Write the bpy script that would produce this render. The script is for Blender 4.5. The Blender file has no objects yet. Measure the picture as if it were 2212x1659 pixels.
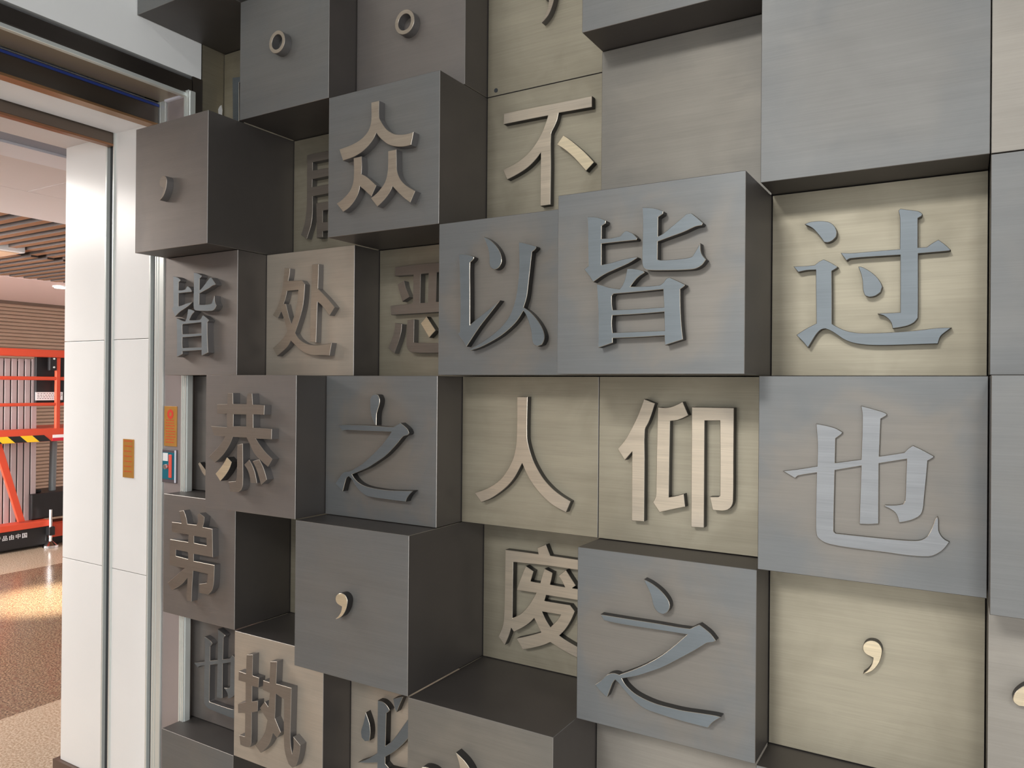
import bpy, bmesh, math, random
from mathutils import Matrix, Vector

random.seed(7)
C = bpy.context.scene.collection
D = bpy.data
SC = bpy.context.scene

# ------------------------------------------------------------------ camera, world, lights, exposure
CAM_H = 1.45
yaw, pitch, roll, fpx = -0.54044, 0.00243, 0.00835, 1642.84
fwd = Vector((math.sin(yaw) * math.cos(pitch), math.cos(yaw) * math.cos(pitch), math.sin(pitch)))
rgt = Vector((math.cos(yaw), -math.sin(yaw), 0))
upv = rgt.cross(fwd)
r2 = rgt * math.cos(roll) + upv * math.sin(roll)
u2 = -rgt * math.sin(roll) + upv * math.cos(roll)
cam = D.objects.new('camera', D.cameras.new('camera'))
C.objects.link(cam)
cam.data.sensor_width = 36
cam.data.lens = fpx / 2212 * 36
cam.data.clip_start = 0.02
M = Matrix((r2, u2, -fwd)).transposed().to_4x4()
M.translation = (0, 0, CAM_H)
cam.matrix_world = M
SC.camera = cam

world = D.worlds.new('world')
SC.world = world
world.use_nodes = True
bg = world.node_tree.nodes['Background']
bg.inputs[0].default_value = (0.80, 0.88, 1.0, 1)
bg.inputs[1].default_value = 0.25


def area(name, loc, target, sx, sy, power, col):
    l = D.lights.new(name, 'AREA')
    l.shape = 'RECTANGLE'
    l.size, l.size_y, l.energy, l.color = sx, sy, power, col
    o = D.objects.new(name, l)
    C.objects.link(o)
    o.location = loc
    o.rotation_euler = (Vector(target) - Vector(loc)).to_track_quat('-Z', 'Y').to_euler()
    return o


# lobby: daylight from the glazed front behind the camera, plus added lights out of view
area('lobby_daylight', (0.2, -4.7, 1.45), (-0.5, 1.6, 1.35), 5.0, 2.2, 52, (0.95, 0.975, 1.0))
# added high lights for the overhang shadows, cut by the unseen front head
area('high_key_east', (2.6, -10.0, 8.1), (-0.3, 1.6, 1.3), 2.2, 2.2, 460, (1.0, 0.98, 0.95))
area('high_key_west', (-2.4, -10.0, 7.5), (-0.9, 1.6, 1.3), 2.2, 2.2, 520, (1.0, 0.98, 0.95))
area('lobby_side_fill', (3.9, -1.6, 1.6), (-2.0, 0.2, 1.7), 3.4, 2.2, 125, (0.97, 0.975, 1.0))  # added fill from the right, brightens the white end wall
# corridor beyond the portal: an added side fill and its ceiling lamps
cd_ = area('corridor_fill', (-6.6, -2.1, 1.25), (-6.9, 3.6, 1.25), 4.5, 2.0, 190, (1.0, 0.97, 0.96))  # added fill out of view for ceiling, slats and lift; no known window
cd_.data.spread = math.radians(70)
area('corridor_ceiling_lamp', (-3.9, 0.9, 2.3), (-3.9, 0.9, 0), 1.2, 1.2, 40, (1.0, 0.95, 0.90))
area('corridor_far_lamp', (-6.2, 1.6, 2.3), (-6.6, 3.6, 0.8), 0.8, 0.8, 60, (1.0, 0.90, 0.84))
sp = D.lights.new('corridor_downlight', 'SPOT')
sp.energy, sp.color, sp.spot_size, sp.spot_blend, sp.shadow_soft_size = 1100, (1.0, 0.88, 0.66), 0.46, 0.9, 0.05
spo = D.objects.new('corridor_downlight', sp)
C.objects.link(spo)
spo.location = (-5.24, 2.82, 2.33)

vs = SC.view_settings
vs.view_transform, vs.look, vs.gamma, vs.use_curve_mapping = 'Standard', 'None', 1.0, False
vs.exposure = 0.2


# ------------------------------------------------------------------ materials
def lin(c):
    return tuple((x / 12.92 if x <= 0.04045 else ((x + 0.055) / 1.055) ** 2.4) for x in c)


def rgb(r, g, b):
    return lin((r / 255, g / 255, b / 255)) + (1,)


class NT:
    def __init__(s, name):
        s.m = D.materials.new(name)
        s.m.use_nodes = True
        s.t = s.m.node_tree
        s.b = s.t.nodes['Principled BSDF']

    def n(s, typ, **kw):
        x = s.t.nodes.new(typ)
        for k, v in kw.items():
            if k in ('ins',):
                for i, val in v.items():
                    if isinstance(val, bpy.types.NodeSocket):
                        s.t.links.new(val, x.inputs[i])
                    else:
                        x.inputs[i].default_value = val
            else:
                setattr(x, k, v)
        return x

    def math(s, op, a, b=0.0, clamp=False):
        return s.n('ShaderNodeMath', operation=op, use_clamp=clamp, ins={0: a, 1: b}).outputs[0]

    def mix(s, fac, a, b, blend='MIX'):
        x = s.n('ShaderNodeMix', data_type='RGBA', blend_type=blend)
        for i, v in ((0, fac), (6, a), (7, b)):
            if isinstance(v, bpy.types.NodeSocket):
                s.t.links.new(v, x.inputs[i])
            else:
                x.inputs[i].default_value = v
        return x.outputs[2]

    def noise(s, vec, scale, detail=2, rough=0.5, dist=0.0):
        return s.n('ShaderNodeTexNoise', ins={'Vector': vec, 'Scale': scale, 'Detail': detail, 'Roughness': rough, 'Distortion': dist}).outputs[0]

    def set(s, **kw):
        for k, v in kw.items():
            k = k.replace('_', ' ')
            if isinstance(v, bpy.types.NodeSocket):
                s.t.links.new(v, s.b.inputs[k])
            else:
                s.b.inputs[k].default_value = v
        return s.m


def plain(name, col, rough=0.5, metal=0.0, emit=None, es=0.0, var=0.0, scale=8, spec=0.5):
    w = NT(name)
    if var:
        tc = w.n('ShaderNodeTexCoord').outputs['Object']
        nz = w.noise(tc, scale, 3)
        d = tuple(c * (1 - var) for c in col[:3]) + (1,)
        w.set(Base_Color=w.mix(nz, d, col))
    else:
        w.set(Base_Color=col)
    w.set(Roughness=rough, Metallic=metal)
    w.b.inputs['Specular IOR Level'].default_value = spec
    if emit:
        w.set(Emission_Color=emit, Emission_Strength=es)
    return w.m


def brushed(name, centre, rim, rough=0.4, metal=0.9, streak=0.3, r0=0.5, r1=1.25):
    """antiqued sheet metal: wiped lighter in the middle, darker patina towards the rim, fine horizontal brushing"""
    w = NT(name)
    tc = w.n('ShaderNodeTexCoord').outputs['Object']
    oi = w.n('ShaderNodeObjectInfo').outputs['Random']
    off = w.n('ShaderNodeCombineXYZ', ins={0: w.math('MULTIPLY', oi, 37.0), 1: w.math('MULTIPLY', oi, 11.0), 2: w.math('MULTIPLY', oi, 23.0)}).outputs[0]
    p = w.n('ShaderNodeVectorMath', operation='ADD', ins={0: tc, 1: off}).outputs[0]
    flat = w.n('ShaderNodeVectorMath', operation='MULTIPLY', ins={0: tc, 1: (1 / 0.18, 0, 1 / 0.18)}).outputs[0]
    rad = w.n('ShaderNodeVectorMath', operation='LENGTH', ins={0: flat}).outputs['Value']
    cloud = w.noise(p, 7.0, 3, 0.55, 0.6)
    rr = w.math('ADD', rad, w.math('MULTIPLY', w.math('SUBTRACT', cloud, 0.5), 1.6))
    fac = w.n('ShaderNodeMapRange', interpolation_type='SMOOTHSTEP', ins={0: rr, 1: r0, 2: r1}).outputs[0]
    sv = w.n('ShaderNodeVectorMath', operation='MULTIPLY', ins={0: p, 1: (9, 9, 420)}).outputs[0]
    st = w.noise(sv, 1.0, 3, 0.6)
    sv2 = w.n('ShaderNodeVectorMath', operation='MULTIPLY', ins={0: p, 1: (3, 3, 45)}).outputs[0]
    st2 = w.noise(sv2, 1.0, 2, 0.5)
    s = w.math('ADD', w.math('MULTIPLY', w.math('SUBTRACT', st, 0.5), streak), w.math('MULTIPLY', w.math('SUBTRACT', st2, 0.5), streak * 0.9))
    col = w.mix(fac, centre, rim)
    k = w.math('ADD', 1.0, s)
    col = w.n('ShaderNodeVectorMath', operation='SCALE', ins={0: col, 'Scale': k}).outputs[0]
    w.set(Base_Color=col, Metallic=metal, Roughness=w.math('ADD', rough, w.math('MULTIPLY', w.math('SUBTRACT', cloud, 0.5), 0.12)))
    bp = w.n('ShaderNodeBump', ins={'Strength': 0.06, 'Distance': 0.001, 'Height': st}).outputs[0]
    w.set(Normal=bp, Anisotropic=0.6, Tangent=w.n('ShaderNodeCombineXYZ', ins={0: 0.0, 1: 0.0, 2: 1.0}).outputs[0])
    return w.m


BRONZE = brushed('bronze_sheet', (0.394, 0.358, 0.273, 1), (0.328, 0.296, 0.222, 1), 0.50, 0.62)
BLUE = brushed('patina_grey_sheet', (0.240, 0.223, 0.198, 1), (0.196, 0.204, 0.205, 1), 0.50, 0.62, streak=0.2)
SLATE = brushed('slate_sheet', (0.212, 0.209, 0.198, 1), (0.200, 0.204, 0.201, 1), 0.50, 0.62, streak=0.2)
BROWN = brushed('brown_sheet', (0.235, 0.212, 0.193, 1), (0.221, 0.202, 0.189, 1), 0.50, 0.62, streak=0.15)
PALE = brushed('pale_bronze_sheet', (0.249, 0.231, 0.199, 1), (0.219, 0.207, 0.183, 1), 0.50, 0.62, streak=0.25)
WARM = brushed('warm_bronze_sheet', (0.524, 0.459, 0.376, 1), (0.472, 0.420, 0.350, 1), 0.50, 0.62, streak=0.22)
SAND = brushed('sand_sheet', (0.353, 0.328, 0.286, 1), (0.311, 0.290, 0.256, 1), 0.50, 0.62, streak=0.22)
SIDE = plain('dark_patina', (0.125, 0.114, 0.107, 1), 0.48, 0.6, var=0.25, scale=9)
EDGE = plain('worn_edge', (0.30, 0.285, 0.265, 1), 0.4, 0.9)
L_BRONZE = brushed('letter_bronze', (0.572, 0.491, 0.384, 1), (0.500, 0.437, 0.357, 1), 0.40, 0.68, streak=0.45)
L_SHADED = brushed('letter_shaded_bronze', (0.270, 0.234, 0.198, 1), (0.243, 0.216, 0.189, 1), 0.42, 0.7, streak=0.3)  # dimmer reflection of the left letters, put into the colour
L_GOLD = brushed('letter_gold', (0.74, 0.63, 0.44, 1), (0.66, 0.56, 0.40, 1), 0.38, 0.68, streak=0.5)
L_MID = brushed('letter_mid_bronze', (0.414, 0.351, 0.279, 1), (0.360, 0.315, 0.252, 1), 0.40, 0.68, streak=0.4)
L_BLUE = brushed('letter_patina', (0.185, 0.21, 0.225, 1), (0.195, 0.222, 0.24, 1), 0.46, 0.65, streak=0.25)
L_STEEL = brushed('letter_steel', (0.270, 0.279, 0.287, 1), (0.276, 0.279, 0.280, 1), 0.42, 0.68, streak=0.4)
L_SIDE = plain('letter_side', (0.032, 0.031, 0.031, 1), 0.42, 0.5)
L_LIT_SIDE = plain('letter_lit_side', (0.17, 0.165, 0.165, 1), 0.42, 0.6)  # paler copy of the letter side, reflected light put into the colour
L_DEDGE = plain('letter_dark_edge', (0.38, 0.34, 0.29, 1), 0.38, 0.9)  # weaker glint on the left letters, put into the edge colour
L_EDGE = plain('letter_edge', (0.66, 0.60, 0.50, 1), 0.34, 0.95)

WHITE_WALL = plain('white_plaster', rgb(244, 246, 245), 0.6, var=0.05, scale=5)
MARBLE = plain('white_marble', rgb(249, 249, 247), 0.28, var=0.05, scale=6)
STEEL = plain('brushed_steel', (0.78, 0.82, 0.79, 1), 0.36, 0.5)
DARKSTEEL = plain('dark_bronze_steel', (0.16, 0.14, 0.125, 1), 0.3, 0.9)
SLOT = plain('slot_dark', (0.02, 0.025, 0.03, 1), 0.5)
PANE = plain('grey_panel', rgb(160, 150, 148), 0.35, 0.2, var=0.05)
CEILM = plain('ceiling_plaster', rgb(226, 220, 220), 0.7)
PINK = plain('ceiling_plaster_warm', rgb(222, 196, 188), 0.7)
WOODB = plain('baffle_brown', rgb(150, 112, 84), 0.5)
BAFS = plain('baffle_side', rgb(74, 64, 60), 0.6)
BLACKV = plain('black_void', (0.015, 0.013, 0.013, 1), 0.8)
SLATM = plain('roller_slat', rgb(158, 134, 116), 0.5, 0.0)
ORANGE = plain('orange_paint', rgb(206, 76, 50), 0.45)
ALU = plain('mast_aluminium', rgb(196, 182, 182), 0.4, 0.35)
BLACK = plain('black_plastic', (0.012, 0.012, 0.013, 1), 0.45)
YELLOW = plain('yellow_tape', rgb(240, 196, 40), 0.5)
BRASS = plain('brass_plate', rgb(204, 148, 72), 0.4, 0.2, var=0.25, scale=40)
REDP = plain('red_print', rgb(222, 70, 52), 0.5)
TEAL = plain('teal_panel', rgb(20, 110, 130), 0.3)
WHITEP = plain('white_print', rgb(240, 240, 240), 0.5)
CHROME = plain('chrome', (0.8, 0.8, 0.8, 1), 0.12, 1.0)
CAULK = plain('white_caulk', rgb(226, 228, 240), 0.6)
BLUEF = plain('blue_film', rgb(40, 60, 130), 0.4)
LAMP = plain('lamp_glow', (1, 1, 1, 1), 0.5, emit=(1.0, 0.90, 0.80, 1), es=14)


def terrazzo():
    w = NT('terrazzo')
    pos = w.n('ShaderNodeNewGeometry').outputs['Position']
    x = w.n('ShaderNodeSeparateXYZ', ins={0: pos}).outputs[0]
    sp1 = w.noise(pos, 110.0, 2, 0.75)
    sp2 = w.noise(pos, 30.0, 3, 0.6)
    beige = w.mix(w.n('ShaderNodeMapRange', ins={0: sp1, 1: 0.38, 2: 0.62}).outputs[0], rgb(158, 136, 112), rgb(208, 190, 168))
    brown = w.mix(w.n('ShaderNodeMapRange', ins={0: sp1, 1: 0.38, 2: 0.62}).outputs[0], rgb(72, 58, 48), rgb(168, 144, 118))
    brown = w.mix(w.n('ShaderNodeMapRange', ins={0: sp2, 1: 0.5, 2: 0.7}).outputs[0], brown, rgb(120, 92, 76))
    inside = w.math('MULTIPLY', w.math('GREATER_THAN', x, -6.22), w.math('LESS_THAN', x, -3.55))
    grey = rgb(190, 182, 172)
    c = w.mix(inside, beige, brown)
    c = w.mix(w.math('GREATER_THAN', x, -2.4), c, grey)
    w.set(Base_Color=c, Roughness=0.2)
    return w.m


FLOORM = terrazzo()


# ------------------------------------------------------------------ mesh helpers
def bm_box(bm, x0, x1, y0, y1, z0, z1):
    vs_ = [bm.verts.new((x, y, z)) for x in (x0, x1) for y in (y0, y1) for z in (z0, z1)]
    for f in ((0, 1, 3, 2), (4, 6, 7, 5), (0, 4, 5, 1), (2, 3, 7, 6), (0, 2, 6, 4), (1, 5, 7, 3)):
        bm.faces.new([vs_[i] for i in f])


def bm_tube(bm, a, b, r0, r1=None, n=12):
    a, b = Vector(a), Vector(b)
    r1 = r0 if r1 is None else r1
    d = (b - a).normalized()
    s = d.orthogonal().normalized()
    t = d.cross(s)
    ra = [bm.verts.new(a + (s * math.cos(i * math.tau / n) + t * math.sin(i * math.tau / n)) * r0) for i in range(n)]
    rb = [bm.verts.new(b + (s * math.cos(i * math.tau / n) + t * math.sin(i * math.tau / n)) * r1) for i in range(n)]
    for i in range(n):
        bm.faces.new((ra[i], ra[(i + 1) % n], rb[(i + 1) % n], rb[i]))
    bm.faces.new(ra[::-1])
    bm.faces.new(rb)


def bm_prism(bm, pts, x0, x1):
    """polygon in the y-z plane pulled along x"""
    a = [bm.verts.new((x0, y, z)) for y, z in pts]
    b = [bm.verts.new((x1, y, z)) for y, z in pts]
    n = len(pts)
    bm.faces.new(a)
    bm.faces.new(b[::-1])
    for i in range(n):
        bm.faces.new((a[i], b[i], b[(i + 1) % n], a[(i + 1) % n]))


def obj(name, bm, mats, parent=None, bevel=0.0, loc=None, smooth=False):
    bmesh.ops.recalc_face_normals(bm, faces=bm.faces)
    me = D.meshes.new(name)
    bm.to_mesh(me)
    bm.free()
    for m in (mats if isinstance(mats, (list, tuple)) else [mats]):
        me.materials.append(m)
    if smooth:
        for p in me.polygons:
            p.use_smooth = True
    o = D.objects.new(name, me)
    C.objects.link(o)
    if parent:
        o.parent = parent
    if loc:
        o.location = loc
    if bevel:
        mo = o.modifiers.new('bevel', 'BEVEL')
        mo.width, mo.segments, mo.limit_method = bevel, 2, 'ANGLE'
    return o


def box(name, x0, x1, y0, y1, z0, z1, mat, parent=None, bevel=0.0):
    bm = bmesh.new()
    bm_box(bm, x0, x1, y0, y1, z0, z1)
    return obj(name, bm, mat, parent, bevel)


def struct(o):
    o['kind'] = 'structure'
    return o


def empty(name, loc, label=None, cat=None, group=None):
    o = D.objects.new(name, None)
    C.objects.link(o)
    o.location = loc
    o.empty_display_size = 0.1
    if label:
        o['label'] = label
    if cat:
        o['category'] = cat
    if group:
        o['group'] = group
    return o


def tag(o, label, cat, group=None):
    o['label'], o['category'] = label, cat
    if group:
        o['group'] = group
    return o


H = CAM_H   # heights below are given from the camera's level, then H is added
XL = -2.142  # face of the wall at the left end

# ------------------------------------------------------------------ setting
struct(box('floor', -10.2, 4.2, -5.2, 7.4, -0.12, 0.0, FLOORM))
struct(box('wall_back', -2.85, 4.2, 1.695, 1.95, 0.0, 5.7, BLACKV))
struct(box('wall_right', 4.0, 4.2, -5.2, 1.69, 0.001, 5.7, WHITE_WALL))
struct(box('wall_front_cutoff', -2.1, 4.0, -5.2, -5.0, 5.4, 5.7, WHITE_WALL))  # unseen head of the lobby front, height set to shade the upper rows
struct(box('ceiling', -2.1, 4.0, -5.0, 1.69, 5.6, 5.7, plain('lobby_ceiling', rgb(150, 150, 150), 0.7)))

# left end wall: solid pier beside the lettered wall, portal, white wall above
wl = struct(box('wall_left', -2.85, XL - 0.004, 1.60, 1.694, 0.0, 5.6, BLACKV))
box('return_panel', XL - 0.004, XL, 1.597, 1.694, 0.0, 5.6, BRONZE, wl)
box('upper_wall', -2.56, XL, -5.0, 1.592, H + 0.985, 5.6, WHITE_WALL, wl)
box('near_wall', -2.56, XL, -5.0, -1.4, 0.0, H + 0.985, WHITE_WALL, wl)
# jamb facing the lobby, marble in three courses between two steel guide slots
Y0 = 1.54
for x0, x1 in ((-2.832, -2.574), (-2.524, -2.322)):
    for z0, z1 in ((0.075, H - 0.640), (H - 0.638, H + 0.146), (H + 0.148, H + 0.86)):
        box('marble_panel', x0, x1, Y0, 1.59, z0, z1, MARBLE, wl, 0.0012)
box('jamb_core', -2.83, -2.15, 1.5905, 1.598, 0.0, H + 0.93, SLOT, wl)
for xa, xb in ((-2.5655, -2.5325), (-2.3125, -2.2915)):
    box('guide_slot', xa, xb, Y0 + 0.006, 1.59, 0.0, H + 0.85, SLOT, wl)  # near-black filler strip closing the mouth of the slot
bb = struct(box('baseboard_left', -2.86, -2.322, Y0 - 0.012, 1.60, 0.0, 0.074, plain('brown_skirting', rgb(98, 80, 70), 0.4)))
for i, (xa, xb) in enumerate(((-2.574, -2.566), (-2.532, -2.524), (-2.322, -2.313), (-2.291, -2.283), (-2.281, -2.270), (-2.268, -2.244))):
    struct(box('trim_%d' % (i + 1), xa, xb, Y0 - 0.006, 1.59, 0.0, H + 0.92, STEEL, None, 0.0015))
gp = struct(box('trim_7', -2.242, -2.151, Y0, 1.59, 0.0, H + 0.915, PANE))
cs = box('trim_8', -2.150, -2.121, Y0 - 0.004, 1.558, 0.0, H + 0.93, STEEL, None, 0.003)
struct(cs)
bm = bmesh.new()
for k in range(3):
    bm_box(bm, -2.147 + k * 0.009, -2.1415 + k * 0.009, Y0 - 0.007, Y0 - 0.003, 0.0, H + 0.93)
o = obj('trim_ridge', bm, STEEL, cs)
o['kind'] = 'stuff'
struct(box('trim_9', XL - 0.004, XL + 0.002, 1.560, 1.596, 0.0, H + 0.985, DARKSTEEL))
# caulk bead where the grey panel meets the lintel
box('caulk_bead', -2.243, -2.15, Y0 - 0.012, Y0 + 0.002, H + 0.912, H + 0.922, CAULK, gp, 0.003)

# lintel over the portal: dark fascia, soffit, two shutter bottom bars
ln = struct(box('trim_10', XL - 0.03, XL + 0.004, -1.4, 1.556, H + 0.925, H + 0.972, DARKSTEEL, None, 0.002))
box('fascia_lip', XL - 0.012, XL + 0.006, -1.4, 1.556, H + 0.912, H + 0.924, STEEL, ln, 0.002)
box('soffit_panel', -2.272, XL - 0.013, -1.4, 1.56, H + 0.918, H + 0.93, plain('soffit_bronze', (0.46, 0.38, 0.28, 1), 0.35, 0.5, var=0.2, scale=3), ln)
box('soffit_white', -2.524, -2.312, -1.4, 1.56, H + 0.858, H + 0.93, plain('soffit_white_paint', rgb(248, 250, 254), 0.6), ln)
box('soffit_inner', -2.84, -2.556, -1.4, 1.60, H + 0.855, H + 0.93, CEILM, ln)
s1 = tag(box('shutter_bottom_bar', -2.308, -2.272, -1.38, 1.530, H + 0.846, H + 0.912, DARKSTEEL, None, 0.002), 'dark bronze shutter bottom bar under the portal lintel, nearer of the two', 'shutter bar', 'fire shutter bars in the lintel')
box('bottom_plate', -2.310, -2.270, -1.38, 1.530, H + 0.838, H + 0.8455, plain('tan_metal', rgb(160, 122, 86), 0.35, 0.6), s1)
box('blue_film_strip', -2.2715, -2.269, -1.38, 1.530, H + 0.900, H + 0.908, BLUEF, s1)
s2 = tag(box('shutter_bottom_bar', -2.552, -2.532, -1.38, 1.535, H + 0.822, H + 0.868, plain('grey_brown_metal', rgb(112, 100, 90), 0.4, 0.5), None, 0.002), 'grey brown shutter bottom bar under the lintel, farther one beside the marble pier', 'shutter bar', 'fire shutter bars in the lintel')
box('bottom_plate', -2.556, -2.530, -1.38, 1.535, H + 0.814, H + 0.8215, plain('tan_metal_2', rgb(150, 108, 80), 0.35, 0.6), s2)

# corridor beyond the portal
struct(box('wall_corridor_end', -9.7, -9.45, -2.2, 7.2, 0.001, 2.6, plain('corridor_wall', rgb(96, 78, 66), 0.6)))
struct(box('wall_corridor_side', -10.0, -2.85, 7.2, 7.4, 0.001, 2.9, CEILM))
struct(box('wall_corridor_near', -10.0, -2.57, -2.4, -2.2, 0.001, 2.9, CEILM))
struct(box('wall_corridor_pier', -2.85, -2.6, 1.951, 7.2, 0.001, 2.9, CEILM))
ZC = H + 0.93
cl = struct(box('ceiling_2', -10.0, -2.86, -2.2, 7.2, 2.75, 2.9, BLACKV))
box('ceiling_panel', -4.57, -3.95, -2.2, 7.2, ZC, ZC + 0.30, CEILM, cl, 0.002)
for a, b in ((-2.2, 1.96), (1.963, 7.2)):
    box('ceiling_panel', -3.947, -3.39, a, b, ZC, ZC + 0.30, CEILM, cl, 0.002)
box('ceiling_strip', -3.388, -3.20, -2.2, 7.2, ZC - 0.006, ZC + 0.30, plain('bright_white', rgb(240, 242, 250), 0.6), cl)
box('ceiling_step', -3.198, -3.03, -2.2, 7.2, ZC + 0.004, ZC + 0.30, plain('blue_grey_paint', rgb(150, 160, 178), 0.6), cl)
box('ceiling_step', -3.028, -2.86, -2.2, 7.2, ZC - 0.01, ZC + 0.30, plain('blue_grey_paint_2', rgb(122, 130, 146), 0.6), cl)
box('ceiling_panel', -9.45, -7.32, -2.2, 7.2, ZC, ZC + 0.30, PINK, cl, 0.002)
for seg, (xa, xb, yo) in enumerate(((-7.318, -6.02, 0.0), (-5.92, -4.572, 0.06))):
    bm = bmesh.new()
    bm_box(bm, xa, xb, -0.026, 0.026, 0, 0.16)
    bmesh.ops.recalc_face_normals(bm, faces=bm.faces)
    for f in bm.faces:
        f.material_index = 0 if f.normal.z < -0.9 else 1
    first = obj('ceiling_baffle', bm, [WOODB, BAFS], cl, 0.0)
    k = 0
    for i in range(26):
        y = 1.75 + i * 0.118 + yo
        if i:
            b = first.copy()
            C.objects.link(b)
        else:
            b = first
        b.location = (0, y, ZC + 0.005)
for o_ in [x for x in C.objects if x.name.startswith('ceiling_baffle')]:
    o_.parent = cl
# roller slats on the far wall
we = D.objects['wall_corridor_end']
bm = bmesh.new()
bm_prism(bm, [(-2.1, 0), (7.1, 0), (7.1, 0.046), (-2.1, 0.046)], 0, 0.004)
bm.free()
bm = bmesh.new()
prof = [(0.0, 0.0), (0.009, 0.004), (0.014, 0.016), (0.010, 0.030), (0.0, 0.037)]
va = [bm.verts.new((x, -2.1, z)) for x, z in prof]
vb = [bm.verts.new((x, 7.1, z)) for x, z in prof]
for i in range(len(prof) - 1):
    bm.faces.new((va[i], vb[i], vb[i + 1], va[i + 1]))
bm.faces.new(va)
bm.faces.new(vb[::-1])
bm.faces.new((va[0], va[-1], vb[-1], vb[0]))
sl = obj('slat', bm, SLATM, we)
for i in range(55):
    s_ = sl if i == 0 else sl.copy()
    if i:
        C.objects.link(s_)
    s_.location = (-9.449, 0, 0.05 + i * 0.0418)

# recessed downlight and panel lamp in the corridor ceiling
dl = empty('ceiling_downlight', (-7.55, 4.07, ZC), 'small round glowing downlight in the warm plaster ceiling above the orange lift', 'lamp')
bm = bmesh.new()
bm_tube(bm, (0, 0, -0.012), (0, 0, 0.004), 0.075, n=24)
obj('bezel', bm, STEEL, dl)
bm = bmesh.new()
bm_tube(bm, (0, 0, -0.018), (0, 0, -0.010), 0.060, n=24)
obj('lens', bm, LAMP, dl)
pl = empty('ceiling_lamp', (-5.93, 2.62, ZC - 0.02), 'flat white box lamp hanging between the brown ceiling baffles', 'lamp')
bm = bmesh.new()
bm_box(bm, -0.20, 0.20, -0.32, 0.22, 0.0, 0.06)
obj('housing', bm, WHITEP, pl, 0.006)
bm = bmesh.new()
bm_box(bm, -0.17, 0.17, -0.29, 0.19, -0.006, -0.0005)
obj('diffuser', bm, plain('beige_diffuser', rgb(222, 190, 160), 0.6), pl)
for sx in (-0.15, 0.15):
    bm = bmesh.new()
    bm_tube(bm, (sx, 0, 0.06), (sx, 0, 0.385), 0.004, n=6)
    obj('hanger_rod', bm, STEEL, pl)


# ------------------------------------------------------------------ brass plates and call point on the jamb
def notice(name, x0, x1, z0, z1, y, label, emblem):
    t = empty(name, ((x0 + x1) / 2, y, z0), label, 'plate', 'brass notice plates on the portal jamb')
    w, h = x1 - x0, z1 - z0
    bm = bmesh.new()
    bm_box(bm, -w / 2, w / 2, -0.003, -0.0002, 0, h)
    obj('plate', bm, BRASS, t, 0.0006)
    if emblem:
        bm = bmesh.new()
        n = 28
        zc_, ro, ri = h * 0.80, w * 0.24, w * 0.10
        a = [bm.verts.new((math.cos(i * math.tau / n) * ro * (1 + 0.07 * (i % 2)), -0.0034, zc_ + math.sin(i * math.tau / n) * ro * (1 + 0.07 * (i % 2)))) for i in range(n)]
        b = [bm.verts.new((math.cos(i * math.tau / n) * ri, -0.0034, zc_ + math.sin(i * math.tau / n) * ri)) for i in range(n)]
        for i in range(n):
            bm.faces.new((a[i], a[(i + 1) % n], b[(i + 1) % n], b[i]))
        obj('emblem', bm, REDP, t)
    bm = bmesh.new()
    rows = 9 if emblem else 7
    rnd = random.Random(int(z0 * 1000))
    for r in range(rows):
        zz = h * ((0.62 if emblem else 0.92) * (1 - r / rows)) + h * 0.02
        xx = -w * 0.36
        while xx < w * 0.32:
            cw = w * rnd.uniform(0.05, 0.12)
            bm_box(bm, xx, xx + cw, -0.0036, -0.0031, zz, zz + h * 0.022)
            xx += cw + w * 0.05
    o_ = obj('printed_lines', bm, REDP, t)
    o_['kind'] = 'stuff'
    return t


notice('notice_plate', -2.238, -2.174, H - 0.204, H - 0.075, Y0, 'brass notice plate with a round red emblem above the teal call box', True)
notice('notice_plate', -2.462, -2.402, H - 0.321, H - 0.191, Y0, 'plain brass notice plate with red print alone on the white marble jamb', False)
cb = empty('call_box', (-2.207, Y0, H - 0.322), 'small call box with teal face, white sticker and red bar below a brass plate', 'call box')
bm = bmesh.new()
bm_box(bm, -0.037, 0.037, -0.005, -0.0002, 0.0, 0.108)
obj('housing', bm, plain('box_grey', rgb(96, 88, 92), 0.4), cb, 0.003)
bm = bmesh.new()
bm_box(bm, -0.032, 0.027, -0.0065, -0.0051, 0.012, 0.098)
obj('face_panel', bm, TEAL, cb)
bm = bmesh.new()
bm_box(bm, -0.030, -0.004, -0.0078, -0.0066, 0.070, 0.096)
obj('sticker', bm, WHITEP, cb, 0.001)
bm = bmesh.new()
bm_box(bm, 0.002, 0.017, -0.0095, -0.0066, 0.017, 0.092)
obj('red_bar', bm, plain('red_plastic', rgb(236, 92, 78), 0.35), cb, 0.003)
bm = bmesh.new()
bm_tube(bm, (-0.010, -0.0066, 0.052), (-0.010, -0.015, 0.052), 0.010, 0.008, 18)
obj('chrome_knob', bm, CHROME, cb)
bm = bmesh.new()
bm_box(bm, 0.031, 0.037, -0.009, -0.0051, 0.002, 0.106)
obj('cover_rim', bm, CAULK, cb, 0.002)

# ------------------------------------------------------------------ orange mast lift in the corridor
XM = -6.95
lift = empty('mast_lift', (XM - 0.3, 3.3, 0.0), 'orange mobile mast lift with aluminium mast and striped platform, parked in the corridor', 'lift')
off = lift.location


def part(name, fn, mat, parent=lift, bevel=0.0, smooth=False):
    bm = bmesh.new()
    fn(bm)
    bmesh.ops.translate(bm, verts=bm.verts, vec=-off)
    return obj(name, bm, mat, parent, bevel, smooth=smooth)


def Z(v):
    return H + v


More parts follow.
